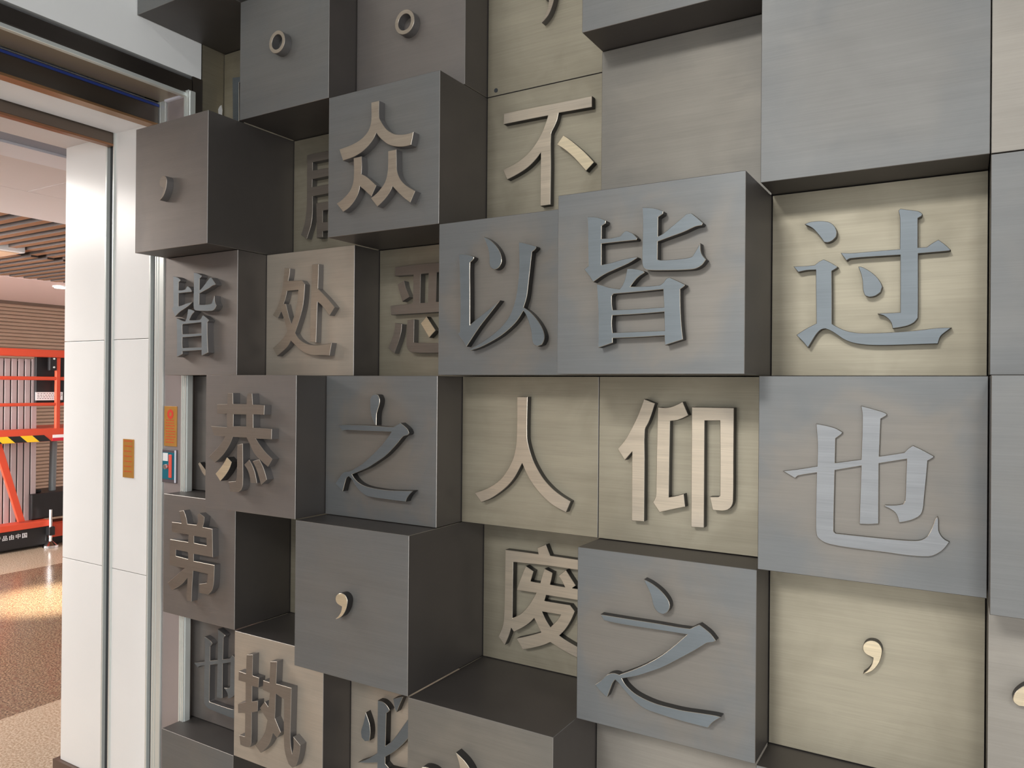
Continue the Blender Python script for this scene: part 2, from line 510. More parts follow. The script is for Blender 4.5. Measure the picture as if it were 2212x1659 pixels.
YA, YB = 2.35, 4.25
for zc_, rr in ((0.250, 0.033), (0.031, 0.016), (-0.196, 0.014)):
    part('guard_rail', lambda bm: bm_box(bm, XM - rr, XM + rr, YA, YB, Z(zc_ - rr), Z(zc_ + rr)), ORANGE, bevel=0.008)
for ya in (3.722, 2.45, 4.19):
    part('guard_post', lambda bm: bm_box(bm, XM - 0.017, XM + 0.017, ya - 0.019, ya + 0.019, Z(-0.43), Z(0.217)), ORANGE, bevel=0.006)
pf = part('platform_edge', lambda bm: bm_box(bm, XM - 0.62, XM + 0.022, YA, YB, Z(-0.522), Z(-0.41)), ORANGE, bevel=0.004)
part('end_bracket', lambda bm: bm_box(bm, XM - 0.016, XM + 0.020, 3.645, 3.705, Z(0.10), Z(0.235)), BLACK, bevel=0.004)
for zz in (0.205, 0.130):
    part('bolt', lambda bm: bm_tube(bm, (XM + 0.020, 3.680, Z(zz)), (XM + 0.027, 3.680, Z(zz)), 0.008, n=8), STEEL)
# hazard tape along the platform edge, one stripe a piece
ys = YA
k = 0
while ys < 3.60:
    m = YELLOW if k % 2 else BLACK
    y1 = min(ys + 0.098, 3.64)
    part('hazard_stripe', lambda bm: bm_prism(bm, [(ys + 0.03, Z(-0.520)), (y1 + 0.03, Z(-0.520)), (y1 - 0.03, Z(-0.464)), (ys - 0.03, Z(-0.464))], XM + 0.0225, XM + 0.0245), m, pf)
    ys = y1 + 0.0005
    k += 1
part('warning_label', lambda bm: bm_box(bm, XM + 0.0225, XM + 0.0245, 3.672, 3.86, Z(-0.493), Z(-0.466)), WHITEP, pf)
part('warning_label', lambda bm: bm_box(bm, XM + 0.0225, XM + 0.0245, 3.672, 3.86, Z(-0.520), Z(-0.4935)), plain('label_red', rgb(200, 40, 60), 0.5), pf)
# mast sections, each extrusion with an open groove to the next
y = 2.683
while y < 3.56:
    part('mast_section', lambda bm: bm_box(bm, XM - 0.30, XM - 0.10, y, y + 0.0445, Z(-1.22), Z(0.20)), ALU, bevel=0.004)
    y += 0.0545
part('mast_core', lambda bm: bm_box(bm, XM - 0.29, XM - 0.106, 2.66, 3.60, Z(-1.22), Z(0.18)), BLACK)
# brace
part('brace', lambda bm: bm_prism(bm, [(3.215, Z(-0.50)), (3.275, Z(-0.50)), (3.474, Z(-1.205)), (3.421, Z(-1.205))], XM - 0.05, XM - 0.02), ORANGE, bevel=0.003)
part('brace', lambda bm: bm_prism(bm, [(2.70, Z(-1.205)), (2.755, Z(-1.205)), (2.95, Z(-0.50)), (2.895, Z(-0.50))], XM - 0.05, XM - 0.02), ORANGE, bevel=0.003)
# chassis
part('chassis_rim', lambda bm: bm_box(bm, XM - 0.62, XM + 0.03, 2.45, 3.655, Z(-1.265), Z(-1.212)), ORANGE, bevel=0.004)
ch = part('chassis', lambda bm: bm_box(bm, XM - 0.60, XM + 0.012, 2.47, 3.648, Z(-1.42), Z(-1.2655)), BLACK, bevel=0.004)
part('chassis_end', lambda bm: bm_box(bm, XM - 0.25, XM + 0.0, 3.66, 4.15, Z(-1.375), Z(-1.258)), ORANGE, bevel=0.004)
part('underframe', lambda bm: bm_box(bm, XM - 0.55, XM - 0.05, 2.6, 4.1, Z(-1.44), Z(-1.376)), BLACK)
for ya in (2.75, 4.05):
    part('castor_wheel', lambda bm: bm_tube(bm, (XM - 0.34, ya, 0.05), (XM - 0.29, ya, 0.05), 0.05, n=16), BLACK)
part('battery_box', lambda bm: (bm_box(bm, XM - 0.42, XM - 0.06, 3.545, 4.02, Z(-1.21), Z(-0.985)), bm_box(bm, XM - 0.36, XM - 0.12, 3.58, 3.66, Z(-0.985), Z(-0.955))), BLACK, bevel=0.01)
part('control_panel', lambda bm: bm_box(bm, XM - 0.098, XM - 0.06, 3.572, 4.10, Z(-0.185), Z(0.225)), BLACK, bevel=0.004)
tl = part('type_label', lambda bm: bm_box(bm, XM - 0.0595, XM - 0.056, 3.565, 3.80, Z(-0.162), Z(-0.090)), WHITEP)


def marks(bm):
    rnd = random.Random(3)
    for r in range(4):
        yy = 3.58
        while yy < 3.78:
            w = rnd.uniform(0.008, 0.02)
            bm_box(bm, XM - 0.0562, XM - 0.0552, yy, yy + w, Z(-0.150 + r * 0.015), Z(-0.144 + r * 0.015))
            yy += w + 0.008


part('printed_lines', marks, plain('grey_print', rgb(120, 112, 110), 0.6), tl)['kind'] = 'stuff'
part('hydraulic_hose', lambda bm: bm_tube(bm, (XM - 0.20, 3.80, Z(-0.54)), (XM - 0.20, 3.79, Z(-0.99)), 0.03, n=12), plain('grey_tube', rgb(120, 128, 132), 0.4))
jk = part('outrigger_jack', lambda bm: bm_tube(bm, (XM + 0.045, 3.650, Z(-1.12)), (XM + 0.045, 3.650, Z(-1.40)), 0.013, n=12), CHROME)
part('jack_clamp', lambda bm: bm_box(bm, XM + 0.014, XM + 0.075, 3.626, 3.676, Z(-1.345), Z(-1.27)), BLACK, jk, 0.006)
part('jack_foot', lambda bm: (bm_tube(bm, (XM + 0.045, 3.650, Z(-1.395)), (XM + 0.045, 3.650, Z(-1.43)), 0.018, 0.055, 18), bm_tube(bm, (XM + 0.045, 3.650, Z(-1.43)), (XM + 0.045, 3.650, Z(-1.449)), 0.062, 0.064, 18)), CHROME, jk)

# white lettering on the chassis, one character a piece
fb = D.curves.new('lettering', 'FONT')
tmp = D.objects.new('lettering', fb)
C.objects.link(tmp)
dg = bpy.context.evaluated_depsgraph_get()
for i, chx in enumerate('产品由中国'):
    fb.body = chx
    fb.size = 0.046
    fb.extrude = 0.0006
    dg.update()
    ev = tmp.evaluated_get(dg)
    me = D.meshes.new_from_object(ev)
    me.materials.clear()
    me.materials.append(WHITEP)
    o = D.objects.new('painted_character', me)
    C.objects.link(o)
    o.parent = ch
    o.matrix_local = Matrix.Translation(Vector((XM + 0.0135, 3.222 + i * 0.052, Z(-1.335))) - off) @ Matrix.Rotation(math.pi / 2, 4, 'Z') @ Matrix.Rotation(math.pi / 2, 4, 'X')
D.objects.remove(tmp)

# ------------------------------------------------------------------ the lettered wall
# outlines of the raised characters, in tenths of a millimetre on the wall (x, height)
GLYPHS = {
    'zhong': '-12885,21579 -12629,21575 -12625,21168 -12564,21054 -12458,20905 -12338,20787 -12161,20679 -12016,20632 -11814,20604 -11643,20605 -11531,20620 -11606,20320 -11754,20309 -11955,20325 -12158,20372 -12335,20445 -12484,20553 -12619,20673 -12710,20791 -12784,20677 -12904,20557 -13055,20453 -13238,20364 -13486,20296 -13824,20258 -13956,20567 -13679,20596 -13428,20639 -13212,20710 -13059,20802 -12953,20912 -12894,21053 -12875,21212|-13461,20264 -13197,20274 -13179,20029 -13195,19826 -13031,19741 -12863,19614 -12695,19472 -12852,19220 -12950,19290 -13089,19407 -13244,19524 -13258,19433 -13319,19300 -13442,19150 -13613,19017 -13802,18937 -14035,19172 -13853,19246 -13680,19356 -13540,19491 -13463,19670 -13444,19879 -13446,20067|-12324,20272 -12064,20278 -12051,19914 -12044,19778 -11990,19623 -11888,19475 -11743,19350 -11467,19181 -11616,18918 -11768,19021 -11913,19140 -12058,19271 -12176,19388 -12233,19281 -12349,19159 -12496,19039 -12659,18939 -12873,19176 -12708,19260 -12559,19368 -12427,19500 -12355,19661 -12323,19908',
    'bu': '-10285,21498 -9586,21501 -8637,21488 -7797,21483 -7794,21217 -8699,21237 -8749,21050 -8829,20898 -8905,20755 -8903,20039 -8910,18997 -9189,18994 -9190,19663 -9189,20338 -9331,20185 -9571,20009 -9864,19880 -10167,19786 -10296,20057 -9966,20150 -9672,20288 -9430,20473 -9217,20733 -9100,20944 -8991,21223 -9583,21226 -10290,21225|-8560,20664 -8398,20539 -8170,20340 -7944,20123 -7728,19880 -7940,19699 -8098,19883 -8326,20130 -8534,20315 -8736,20459',
    'ju': '-17303,21471 -16424,21472 -15716,21472 -15701,20212 -17055,20187 -17052,19698 -17106,19341 -17283,18925 -17532,19066 -17387,19398 -17313,19783 -17296,20286/-17067,21221 -15968,21223 -15965,20961 -17064,20969/-17073,20705 -15962,20721 -15959,20470 -17081,20469|-16898,19959 -15698,19960 -15685,18899 -15867,18905 -15869,19090 -16621,19084 -16618,18905 -16870,18906/-16628,19707 -15877,19718 -15872,19351 -16624,19353',
    'chu': '-17098,17880 -16874,17852 -16889,17671 -16938,17492 -16378,17475 -16263,17358 -16283,17091 -16328,16759 -16409,16498 -16507,16262 -16638,15972 -16518,15829 -16315,15705 -16082,15628 -15819,15604 -15495,15616 -15202,15656 -15283,15301 -15620,15312 -15946,15321 -16245,15392 -16481,15516 -16806,15752 -16924,15597 -17130,15455 -17372,15311 -17551,15548 -17307,15702 -17100,15869 -16964,16035 -17036,16232 -17143,16480 -17221,16617 -17351,16427 -17571,16527 -17408,16711 -17288,16951 -17187,17239 -17139,17529/-16986,17198 -16529,17206 -16549,16962 -16613,16676 -16695,16438 -16795,16248 -16883,16421 -16972,16667 -17026,16828 -17120,16833 -17045,16987|-15994,17888 -15733,17892 -15738,17533 -15747,17199 -15577,17064 -15350,16876 -15100,16642 -15297,16418 -15475,16601 -15638,16749 -15762,16826 -15780,16449 -15803,15681 -16049,15699 -16033,16459 -16008,17171',
    'e': '-13807,17804 -13037,17824 -12290,17822 -11472,17826 -11469,17556 -12069,17549 -12069,16761 -11434,16778 -11432,16501 -12275,16477 -13943,16466 -13971,16724 -13171,16751 -13160,17544 -13813,17553/-12904,17543 -12640,17552 -12651,16749 -12918,16755/-12357,17555 -12167,17556 -12167,16761 -12374,16758|-13717,17305 -13488,17401 -13427,17206 -13291,16943 -13541,16823 -13633,17054|-13790,16241 -13549,16197 -13577,15976 -13649,15744 -13810,15384 -14049,15541 -13935,15728 -13832,15984|-13357,16300 -13117,16314 -13130,15679 -12956,15664 -12266,15644 -11775,15655 -11772,15376 -12264,15372 -13186,15398 -13304,15458 -13379,15575 -13383,15924|-12889,16191 -12690,16373 -12380,15982 -12598,15793',
    'yi': '-10189,17550 -10051,17548 -9924,17522 -9826,17485 -9767,17455 -9773,17421 -9811,17380 -9873,17338 -9878,17107 -9868,16659 -9861,15896 -9693,16015 -9375,16212 -9046,16424 -9284,16171 -9599,15839 -9953,15396 -10072,15544 -10204,15694 -10145,15741 -10134,16285 -10159,17065|-8573,17690 -8464,17669 -8310,17622 -8132,17559 -8126,17529 -8169,17483 -8235,17445 -8262,17215 -8318,16756 -8358,16463 -8435,16236 -8281,16137 -8111,15974 -7984,15805 -7910,15639 -7908,15511 -7970,15404 -8084,15366 -8168,15408 -8211,15500 -8234,15685 -8289,15870 -8365,16057 -8440,16162 -8578,15973 -8750,15812 -9011,15632 -9300,15488 -9594,15370 -9836,15307 -9883,15337 -9595,15456 -9324,15603 -9057,15784 -8839,16002 -8710,16239 -8626,16514 -8576,16864 -8557,17142|-9506,17901 -9376,17837 -9253,17746 -9145,17634 -9064,17514 -9023,17398 -9019,17284 -9061,17197 -9127,17145 -9207,17131 -9275,17156 -9322,17205 -9344,17298 -9348,17435 -9373,17586 -9422,17716',
    'jie': '-6409,17815 -6250,17798 -6109,17753 -6009,17699 -6019,17648 -6098,17607 -6100,17359 -5888,17353 -5712,17372 -5635,17446 -5577,17463 -5461,17403 -5365,17304 -5384,17270 -5769,17269 -6099,17262 -6096,16854 -5884,16879 -5650,16924 -5372,16952 -5359,16933 -5533,16843 -5765,16761 -6040,16662 -6270,16533 -6362,16665 -6465,16793 -6374,16851 -6388,17316 -6395,17650|-5272,17871 -5107,17847 -4958,17804 -4857,17754 -4866,17706 -4957,17654 -4958,17296 -4863,17336 -4718,17436 -4557,17550 -4416,17656 -4327,17660 -4222,17567 -4113,17461 -4134,17420 -4255,17407 -4466,17333 -4735,17263 -4963,17202 -4965,16870 -4895,16851 -4641,16845 -4392,16851 -4304,16870 -4217,17000 -4161,17102 -4151,16960 -4112,16872 -4051,16799 -4128,16702 -4232,16650 -4372,16638 -4730,16651 -5153,16686 -5238,16732 -5263,16823 -5261,17214 -5258,17606|-6195,16489 -6062,16453 -5921,16404 -5713,16363 -5654,16436 -5604,16560 -5563,16740 -5445,16732 -5327,16708 -5235,16677 -5210,16644 -5343,16567 -5426,16485 -5497,16395 -5208,16385 -4913,16391 -4849,16433 -4785,16507 -4729,16521 -4578,16447 -4435,16369 -4451,16340 -4526,16291 -4519,15969 -4500,15663 -4467,15372 -4616,15329 -4807,15275 -4817,15453 -5283,15438 -5852,15429 -5851,15341 -5999,15296 -6153,15253 -6154,15883 -6174,16208/-5876,16241 -5842,16279 -5340,16291 -4848,16309 -4829,15976 -5338,15968 -5857,15970 -5875,16096/-5861,15866 -5337,15873 -4825,15891 -4814,15542 -5334,15539 -5853,15533 -5872,15711',
    'guo': '-2747,17688 -2663,17719 -2529,17726 -2396,17712 -2280,17670 -2198,17583 -2165,17474 -2180,17388 -2245,17324 -2327,17296 -2393,17311 -2443,17395 -2527,17509 -2612,17606|-1118,17769 -1088,17805 -953,17768 -790,17724 -728,17668 -745,17628 -801,17601 -798,17067 -654,17063 -567,17129 -474,17179 -366,17079 -280,16981 -309,16967 -538,16962 -793,16958 -786,15941 -790,15791 -851,15710 -984,15648 -1202,15613 -1218,15707 -1272,15793 -1349,15856 -1457,15894 -1380,15900 -1212,15901 -1076,15904 -1083,16957 -1433,16960 -1935,16957 -1991,16921 -2097,17080 -1920,17060 -1589,17061 -1280,17063 -1091,17063 -1094,17640|-1786,16794 -1728,16785 -1618,16717 -1492,16605 -1407,16480 -1375,16393 -1405,16293 -1490,16229 -1599,16214 -1669,16247 -1701,16344 -1710,16499 -1735,16639|-2949,16882 -2716,16876 -2556,16880 -2488,16936 -2398,16978 -2278,16912 -2144,16818 -2166,16792 -2251,16742 -2244,16327 -2240,15736 -2165,15685 -2003,15601 -1829,15556 -1642,15540 -1221,15543 -814,15565 -483,15600 -260,15600 -340,15535 -430,15449 -471,15318 -947,15310 -1359,15306 -1641,15321 -1856,15360 -2017,15427 -2150,15526 -2269,15609 -2359,15647 -2434,15630 -2524,15536 -2599,15409 -2670,15289 -2768,15413 -2885,15538 -2708,15655 -2518,15754 -2529,16262 -2536,16787 -2700,16790 -2859,16766',
    'gong': '-16888,14242 -16682,14249 -16668,13963 -16145,13962 -16117,14247 -15934,14245 -15905,13963 -15464,13950 -15477,13707 -15886,13707 -15881,13359 -15185,13352 -15191,13090 -15782,13081 -15638,12937 -15417,12754 -15153,12587 -15320,12380 -15570,12520 -15824,12689 -15986,12899 -16133,13093 -16666,13088 -16770,12906 -16967,12674 -17168,12506 -17381,12370 -17632,12514 -17375,12697 -17139,12889 -16973,13086 -17415,13102 -17557,13345 -16909,13334 -16921,13691 -17304,13692 -17307,13940 -16901,13952/-16648,13687 -16158,13695 -16147,13383 -16650,13372|-16488,12886 -16277,12929 -16259,12338 -16262,11833 -16325,11708 -16439,11655 -16752,11641 -16815,11892 -16541,11923 -16499,12014 -16492,12433|-16888,12539 -16703,12421 -16794,12238 -16958,12049 -17152,11886 -17349,12068 -17164,12226 -17013,12381|-16211,12380 -16020,12522 -15884,12361 -15786,12172 -15719,11938 -15957,11932 -16008,12113 -16090,12261|-15892,12490 -15640,12553 -15506,12384 -15410,12197 -15352,12051 -15568,11906 -15643,12073 -15756,12304',
    'zhis': '-12858,14134 -12804,14219 -12695,14262 -12599,14243 -12544,14150 -12543,14056 -12582,13931 -12635,13783 -12645,13491 -12728,13572 -12798,13695 -12841,13862 -12851,14009|-13922,13448 -13725,13465 -13044,13478 -12604,13472 -12108,13464 -12003,13513 -11880,13574 -11755,13501 -11650,13423 -11606,13334 -11649,13291 -11791,13245 -11933,13106 -12115,12933 -12353,12735 -12621,12575 -12921,12410 -13438,12212 -13366,12127 -13195,12012 -12971,11944 -12613,11909 -12210,11903 -11815,11919 -11467,11946 -11581,11846 -11658,11749 -11695,11664 -12207,11672 -12747,11685 -12968,11713 -13193,11822 -13335,11959 -13436,12080 -13551,12157 -13622,12109 -13678,11977 -13748,11757 -13879,11844 -14006,11942 -13882,12091 -13739,12241 -13481,12300 -13312,12386 -13089,12505 -12814,12710 -12544,12933 -12331,13140 -12160,13343 -12494,13340 -13043,13334 -13608,13330 -13781,13307',
    'zhi': '-5580,10627 -5477,10595 -5341,10531 -5206,10441 -5110,10345 -5046,10246 -5036,10138 -5088,10039 -5164,9990 -5259,10002 -5337,10072 -5386,10175 -5416,10299 -5475,10438 -5535,10541|-6527,9768 -5993,9773 -5278,9787 -4630,9795 -4547,9845 -4440,9907 -4333,9849 -4218,9772 -4113,9655 -4169,9617 -4282,9584 -4363,9521 -4510,9405 -4676,9284 -4928,9105 -5184,8931 -5445,8790 -5711,8657 -6037,8540 -5981,8458 -5871,8362 -5726,8282 -5511,8220 -5265,8182 -5006,8174 -4751,8174 -4418,8201 -4109,8223 -4005,8218 -4093,8147 -4189,8052 -4253,7957 -4582,7960 -4919,7971 -5263,7999 -5527,8031 -5725,8122 -5888,8239 -6017,8348 -6110,8439 -6184,8484 -6239,8404 -6294,8255 -6358,8086 -6481,8154 -6634,8287 -6502,8401 -6371,8541 -6278,8594 -6185,8613 -6093,8602 -5802,8758 -5535,8920 -5272,9105 -5049,9296 -4846,9498 -4679,9675 -5104,9667 -5630,9652 -6176,9645 -6437,9658',
    'ren': '-9204,14239 -8918,14243 -8928,13881 -8927,13289 -8891,13113 -8833,12939 -8752,12747 -8626,12539 -8468,12335 -8246,12138 -8028,12000 -7763,11875 -7878,11615 -8177,11728 -8398,11864 -8622,12050 -8803,12252 -8942,12459 -9053,12676 -9148,12505 -9262,12319 -9447,12106 -9681,11917 -9942,11754 -10196,11647 -10395,11866 -10138,11952 -9850,12096 -9613,12284 -9427,12528 -9290,12795 -9234,13018 -9206,13278 -9201,13676',
    'yang': '-6007,14242 -5763,14151 -5833,13930 -5907,13730 -5986,13568 -5986,12932 -5985,11595 -6268,11586 -6270,12369 -6271,13089 -6441,12892 -6611,13132 -6444,13328 -6310,13553 -6176,13812 -6082,14033|-5693,14073 -5553,14062 -5406,14080 -5260,14139 -5151,14198 -5026,13916 -5148,13851 -5275,13803 -5421,13781 -5430,12964 -5436,12164 -5280,12204 -5112,12261 -5079,11992 -5351,11915 -5637,11826 -5789,12028 -5724,12159 -5717,12410 -5710,13127 -5700,13754|-4952,14089 -4076,14091 -4076,13041 -4078,12192 -4111,12087 -4187,12012 -4289,11982 -4496,11980 -4559,12245 -4377,12260 -4346,12289 -4348,13026 -4358,13823 -4679,13813 -4677,12834 -4676,11595 -4947,11584 -4949,12991',
    'ye': '-2362,13860 -2224,13839 -2041,13793 -1914,13720 -1932,13690 -2031,13608 -2037,13170 -1610,13256 -1597,14020 -1620,14201 -1424,14148 -1235,14086 -1204,14053 -1226,14030 -1303,13980 -1324,13326 -1146,13364 -937,13412 -871,13490 -805,13540 -682,13481 -487,13372 -503,13343 -580,13293 -598,13034 -628,12663 -643,12478 -683,12363 -773,12290 -904,12231 -1012,12205 -1030,12293 -1072,12373 -1157,12431 -1242,12465 -1225,12486 -1056,12500 -948,12529 -920,12583 -909,12920 -899,13302 -1327,13202 -1325,12151 -1480,12126 -1634,12116 -1623,12581 -1609,13142 -2039,13037 -2049,12351 -2052,11942 -2019,11910 -1566,11907 -1052,11907 -754,11921 -656,11951 -575,12024 -512,12159 -465,12311 -433,12365 -417,12315 -412,12133 -375,12046 -319,11988 -253,11959 -303,11872 -366,11791 -461,11716 -557,11673 -884,11655 -1220,11667 -1740,11676 -2099,11702 -2246,11745 -2329,11814 -2354,11929 -2353,12521 -2347,12974 -2665,12897 -2716,12846 -2934,12966 -2666,13017 -2338,13093 -2336,13507',
    'di': '-20351,10641 -20142,10686 -20033,10508 -19963,10295 -19544,10307 -19469,10438 -19510,10608 -19415,10671 -19186,10577 -19203,10440 -19257,10275 -18825,10263 -18795,9447 -19659,9440 -19656,9229 -18718,9226 -18731,8860 -18757,8637 -18818,8483 -18984,8332 -19381,8327 -19404,8583 -19045,8665 -19012,8931 -19678,8941 -19718,8476 -19742,8020 -19976,8015 -19939,8694 -20220,8455 -20677,8213 -20883,8412 -20462,8698 -20069,8964 -20587,8960 -20789,8960 -20781,9749 -19924,9757 -19907,9984 -20703,9979 -20695,10280 -20247,10291/-19655,9974 -19083,9974 -19080,9754 -19652,9763/-20494,9465 -19919,9458 -19916,9251 -20503,9274',
    'zhi5': '-17300,6900 -17043,6949 -17049,6370 -16780,6357 -16807,6085 -17062,6075 -17060,5644 -16822,5715 -16832,5423 -17069,5335 -17075,4470 -17135,4350 -17307,4319 -17523,4324 -17572,4583 -17338,4604 -17337,5262 -17633,5194 -17644,5452 -17324,5570 -17331,6120 -17628,6117 -17621,6379 -17317,6369|-16343,6898 -16081,6948 -16106,6340 -15517,6344 -15534,5493 -15544,5042 -15517,4768 -15467,4601 -15427,4790 -15431,5064 -15165,4900 -15194,4682 -15253,4466 -15337,4288 -15455,4223 -15598,4286 -15713,4493 -15780,4758 -15797,5432 -15800,5985 -16119,6064 -16130,5685 -16143,5391 -15911,5066 -16054,4879 -16219,4975 -16314,4705 -16494,4477 -16692,4311 -16914,4464 -16697,4680 -16533,4927 -16438,5272 -16742,5536 -16544,5754 -16409,5645 -16379,5836 -16348,6037 -16632,6057 -16618,6325 -16369,6320',
    'bi': '-13838,5689 -13773,5569 -13694,5393 -13666,5168 -13702,4957 -13854,4909 -13971,4978 -13999,5146 -13924,5359|-12894,6264 -12557,6394 -12651,6205 -12781,5930 -12843,6048|-13419,6102 -13262,6107 -13113,6045 -13013,5944 -13049,5888 -13123,5833 -13131,5450 -13143,4961 -12931,5138 -12739,5374 -12455,5761 -12174,6124 -12032,5971 -12216,5612 -12449,5276 -12830,4898 -13147,4674 -13145,4494 -13021,4412 -12728,4433 -12274,4499 -12272,4276 -12871,4168 -13265,4156 -13416,4269 -13418,4451 -13746,4355 -14105,4277 -13747,4471 -13421,4709 -13424,5381',
    'qing': '-9183,10471 -8947,10577 -8887,10454 -8823,10321 -8480,10318 -8117,10316 -7760,10320 -7758,10076 -8114,10065 -8942,10064 -9879,10028 -9888,9220 -9890,8600 -9650,8749 -9457,8948 -9314,9158 -9208,9341 -9773,9332 -9694,9545 -9587,9812 -9510,9974 -9285,9869 -9332,9721 -9372,9606 -9092,9608 -9046,9781 -8977,9977 -8747,9904 -8776,9755 -8816,9605 -8405,9602 -8498,9753 -8586,9853 -8386,10023 -8248,9848 -8115,9684 -8223,9604 -8110,9604 -7798,9617 -7796,9345 -8108,9337 -8924,9332 -8969,9180 -8264,9186 -8132,9050 -8238,8814 -8395,8564 -8554,8393 -8370,8313 -8120,8227 -7874,8151 -7872,7910 -8118,7964 -8459,8062 -8796,8190 -8971,8092 -9279,7963 -9580,7865 -9766,8112 -9402,8244 -9057,8388 -9165,8556 -9257,8708 -9405,8558 -9598,8410 -9847,8261 -9922,8354 -9989,8140 -10107,7880 -10303,8064 -10167,8387 -10133,8756 -10122,9399 -10116,10315 -9665,10319 -9153,10318/-9038,8906 -8791,8908 -8513,8912 -8604,8774 -8799,8556 -8930,8720',
    'comma4': '-1662,9660 -1648,9732 -1600,9791 -1538,9823 -1462,9826 -1400,9800 -1354,9740 -1334,9668 -1343,9583 -1370,9472 -1417,9372 -1479,9284 -1554,9223 -1645,9174 -1654,9185 -1582,9256 -1521,9352 -1494,9433 -1484,9511 -1543,9530 -1605,9556 -1647,9602',
    'dot6': '636,9592 647,9640 674,9698 727,9768 803,9836 910,9871 1005,9827 1038,9706 986,9579 880,9504 785,9493 718,9487 669,9515 642,9548',
    'bit3': '-20937,11950 -20856,11995 -20670,11847 -20445,11665 -20605,11575 -20749,11697',
    'bit0': '-20744,24530 -20416,24485 -19497,24403 -19494,24167 -20427,24307 -20398,22187 -20690,22232',
    'ye5': '-9412,6599 -9291,6540 -9159,6458 -9050,6354 -8985,6246 -8940,6081 -9068,5974 -9220,6022 -9288,6254 -9333,6422|-10345,6019 -10276,6055 -10161,6077 -10000,6064 -9886,6003 -9952,5839 -10180,5740 -10343,5788 -10414,5898',
    'jies': '-20739,17738 -20604,17721 -20483,17679 -20397,17627 -20405,17579 -20473,17539 -20475,17302 -20293,17296 -20143,17315 -20077,17385 -20027,17401 -19928,17343 -19846,17249 -19862,17217 -20192,17216 -20474,17209 -20471,16819 -20290,16842 -20090,16886 -19852,16913 -19840,16894 -19990,16808 -20188,16729 -20423,16635 -20620,16512 -20699,16638 -20787,16760 -20709,16816 -20721,17260 -20727,17580|-19766,17792 -19625,17769 -19498,17727 -19411,17679 -19419,17633 -19497,17584 -19498,17242 -19416,17280 -19292,17375 -19155,17485 -19034,17586 -18958,17590 -18868,17500 -18775,17399 -18792,17360 -18896,17348 -19077,17277 -19307,17210 -19502,17151 -19504,16834 -19444,16815 -19226,16810 -19013,16816 -18938,16834 -18864,16958 -18815,17055 -18807,16920 -18774,16836 -18721,16766 -18787,16673 -18876,16623 -18996,16612 -19302,16624 -19665,16658 -19737,16701 -19759,16788 -19757,17163 -19755,17538|-20556,16469 -20442,16435 -20322,16388 -20144,16349 -20093,16419 -20050,16537 -20015,16710 -19914,16702 -19813,16678 -19735,16650 -19713,16618 -19827,16544 -19898,16466 -19959,16379 -19712,16370 -19459,16375 -19404,16416 -19350,16486 -19302,16500 -19172,16429 -19050,16355 -19064,16326 -19128,16280 -19122,15972 -19106,15679 -19077,15400 -19205,15360 -19369,15308 -19377,15478 -19776,15464 -20263,15455 -20262,15371 -20388,15328 -20521,15287 -20521,15889 -20538,16201/-20283,16232 -20254,16268 -19825,16280 -19403,16297 -19387,15978 -19822,15970 -20267,15973 -20282,16093/-20270,15873 -19822,15880 -19384,15897 -19375,15563 -19819,15560 -20263,15555 -20280,15725',
    'yes': '-20528,6541 -20410,6520 -20256,6473 -20148,6398 -20163,6368 -20247,6284 -20252,5838 -19890,5926 -19880,6703 -19899,6888 -19733,6834 -19573,6771 -19547,6738 -19565,6714 -19630,6663 -19648,5997 -19497,6035 -19320,6085 -19264,6164 -19208,6215 -19104,6155 -18939,6043 -18952,6014 -19018,5963 -19033,5699 -19058,5322 -19071,5132 -19105,5016 -19181,4941 -19292,4881 -19384,4854 -19399,4944 -19435,5026 -19506,5085 -19578,5120 -19564,5140 -19421,5156 -19329,5184 -19305,5240 -19296,5583 -19288,5973 -19651,5871 -19649,4800 -19781,4774 -19911,4764 -19901,5238 -19890,5809 -20254,5703 -20263,5003 -20265,4586 -20237,4554 -19853,4551 -19418,4551 -19165,4565 -19082,4595 -19014,4670 -18960,4808 -18920,4962 -18893,5018 -18879,4967 -18876,4781 -18844,4692 -18797,4634 -18740,4604 -18783,4515 -18836,4433 -18917,4356 -18998,4313 -19275,4295 -19560,4307 -20001,4316 -20305,4343 -20429,4385 -20500,4456 -20521,4574 -20520,5176 -20515,5638 -20784,5560 -20828,5508 -21012,5630 -20785,5682 -20508,5759 -20505,6181',
    'comma1': '-19918,20241 -19904,20316 -19855,20377 -19791,20411 -19713,20414 -19650,20387 -19603,20324 -19583,20249 -19592,20160 -19620,20045 -19668,19940 -19731,19848 -19808,19785 -19900,19734 -19910,19745 -19837,19819 -19774,19919 -19746,20004 -19736,20085 -19796,20105 -19860,20133 -19903,20180',
    'comma2': '-12970,9355 -12954,9426 -12898,9484 -12825,9516 -12737,9519 -12664,9492 -12611,9434 -12589,9363 -12599,9279 -12630,9170 -12685,9072 -12757,8985 -12845,8925 -12950,8877 -12961,8887 -12877,8957 -12805,9052 -12774,9132 -12763,9208 -12831,9227 -12904,9253 -12953,9298',
    'comma3': '-9205,24338 -9188,24451 -9128,24545 -9051,24596 -8957,24601 -8880,24559 -8824,24464 -8800,24350 -8811,24216 -8844,24041 -8902,23883 -8978,23744 -9072,23647 -9184,23570 -9196,23587 -9107,23699 -9030,23851 -8997,23979 -8985,24102 -9057,24133 -9135,24174 -9187,24246',
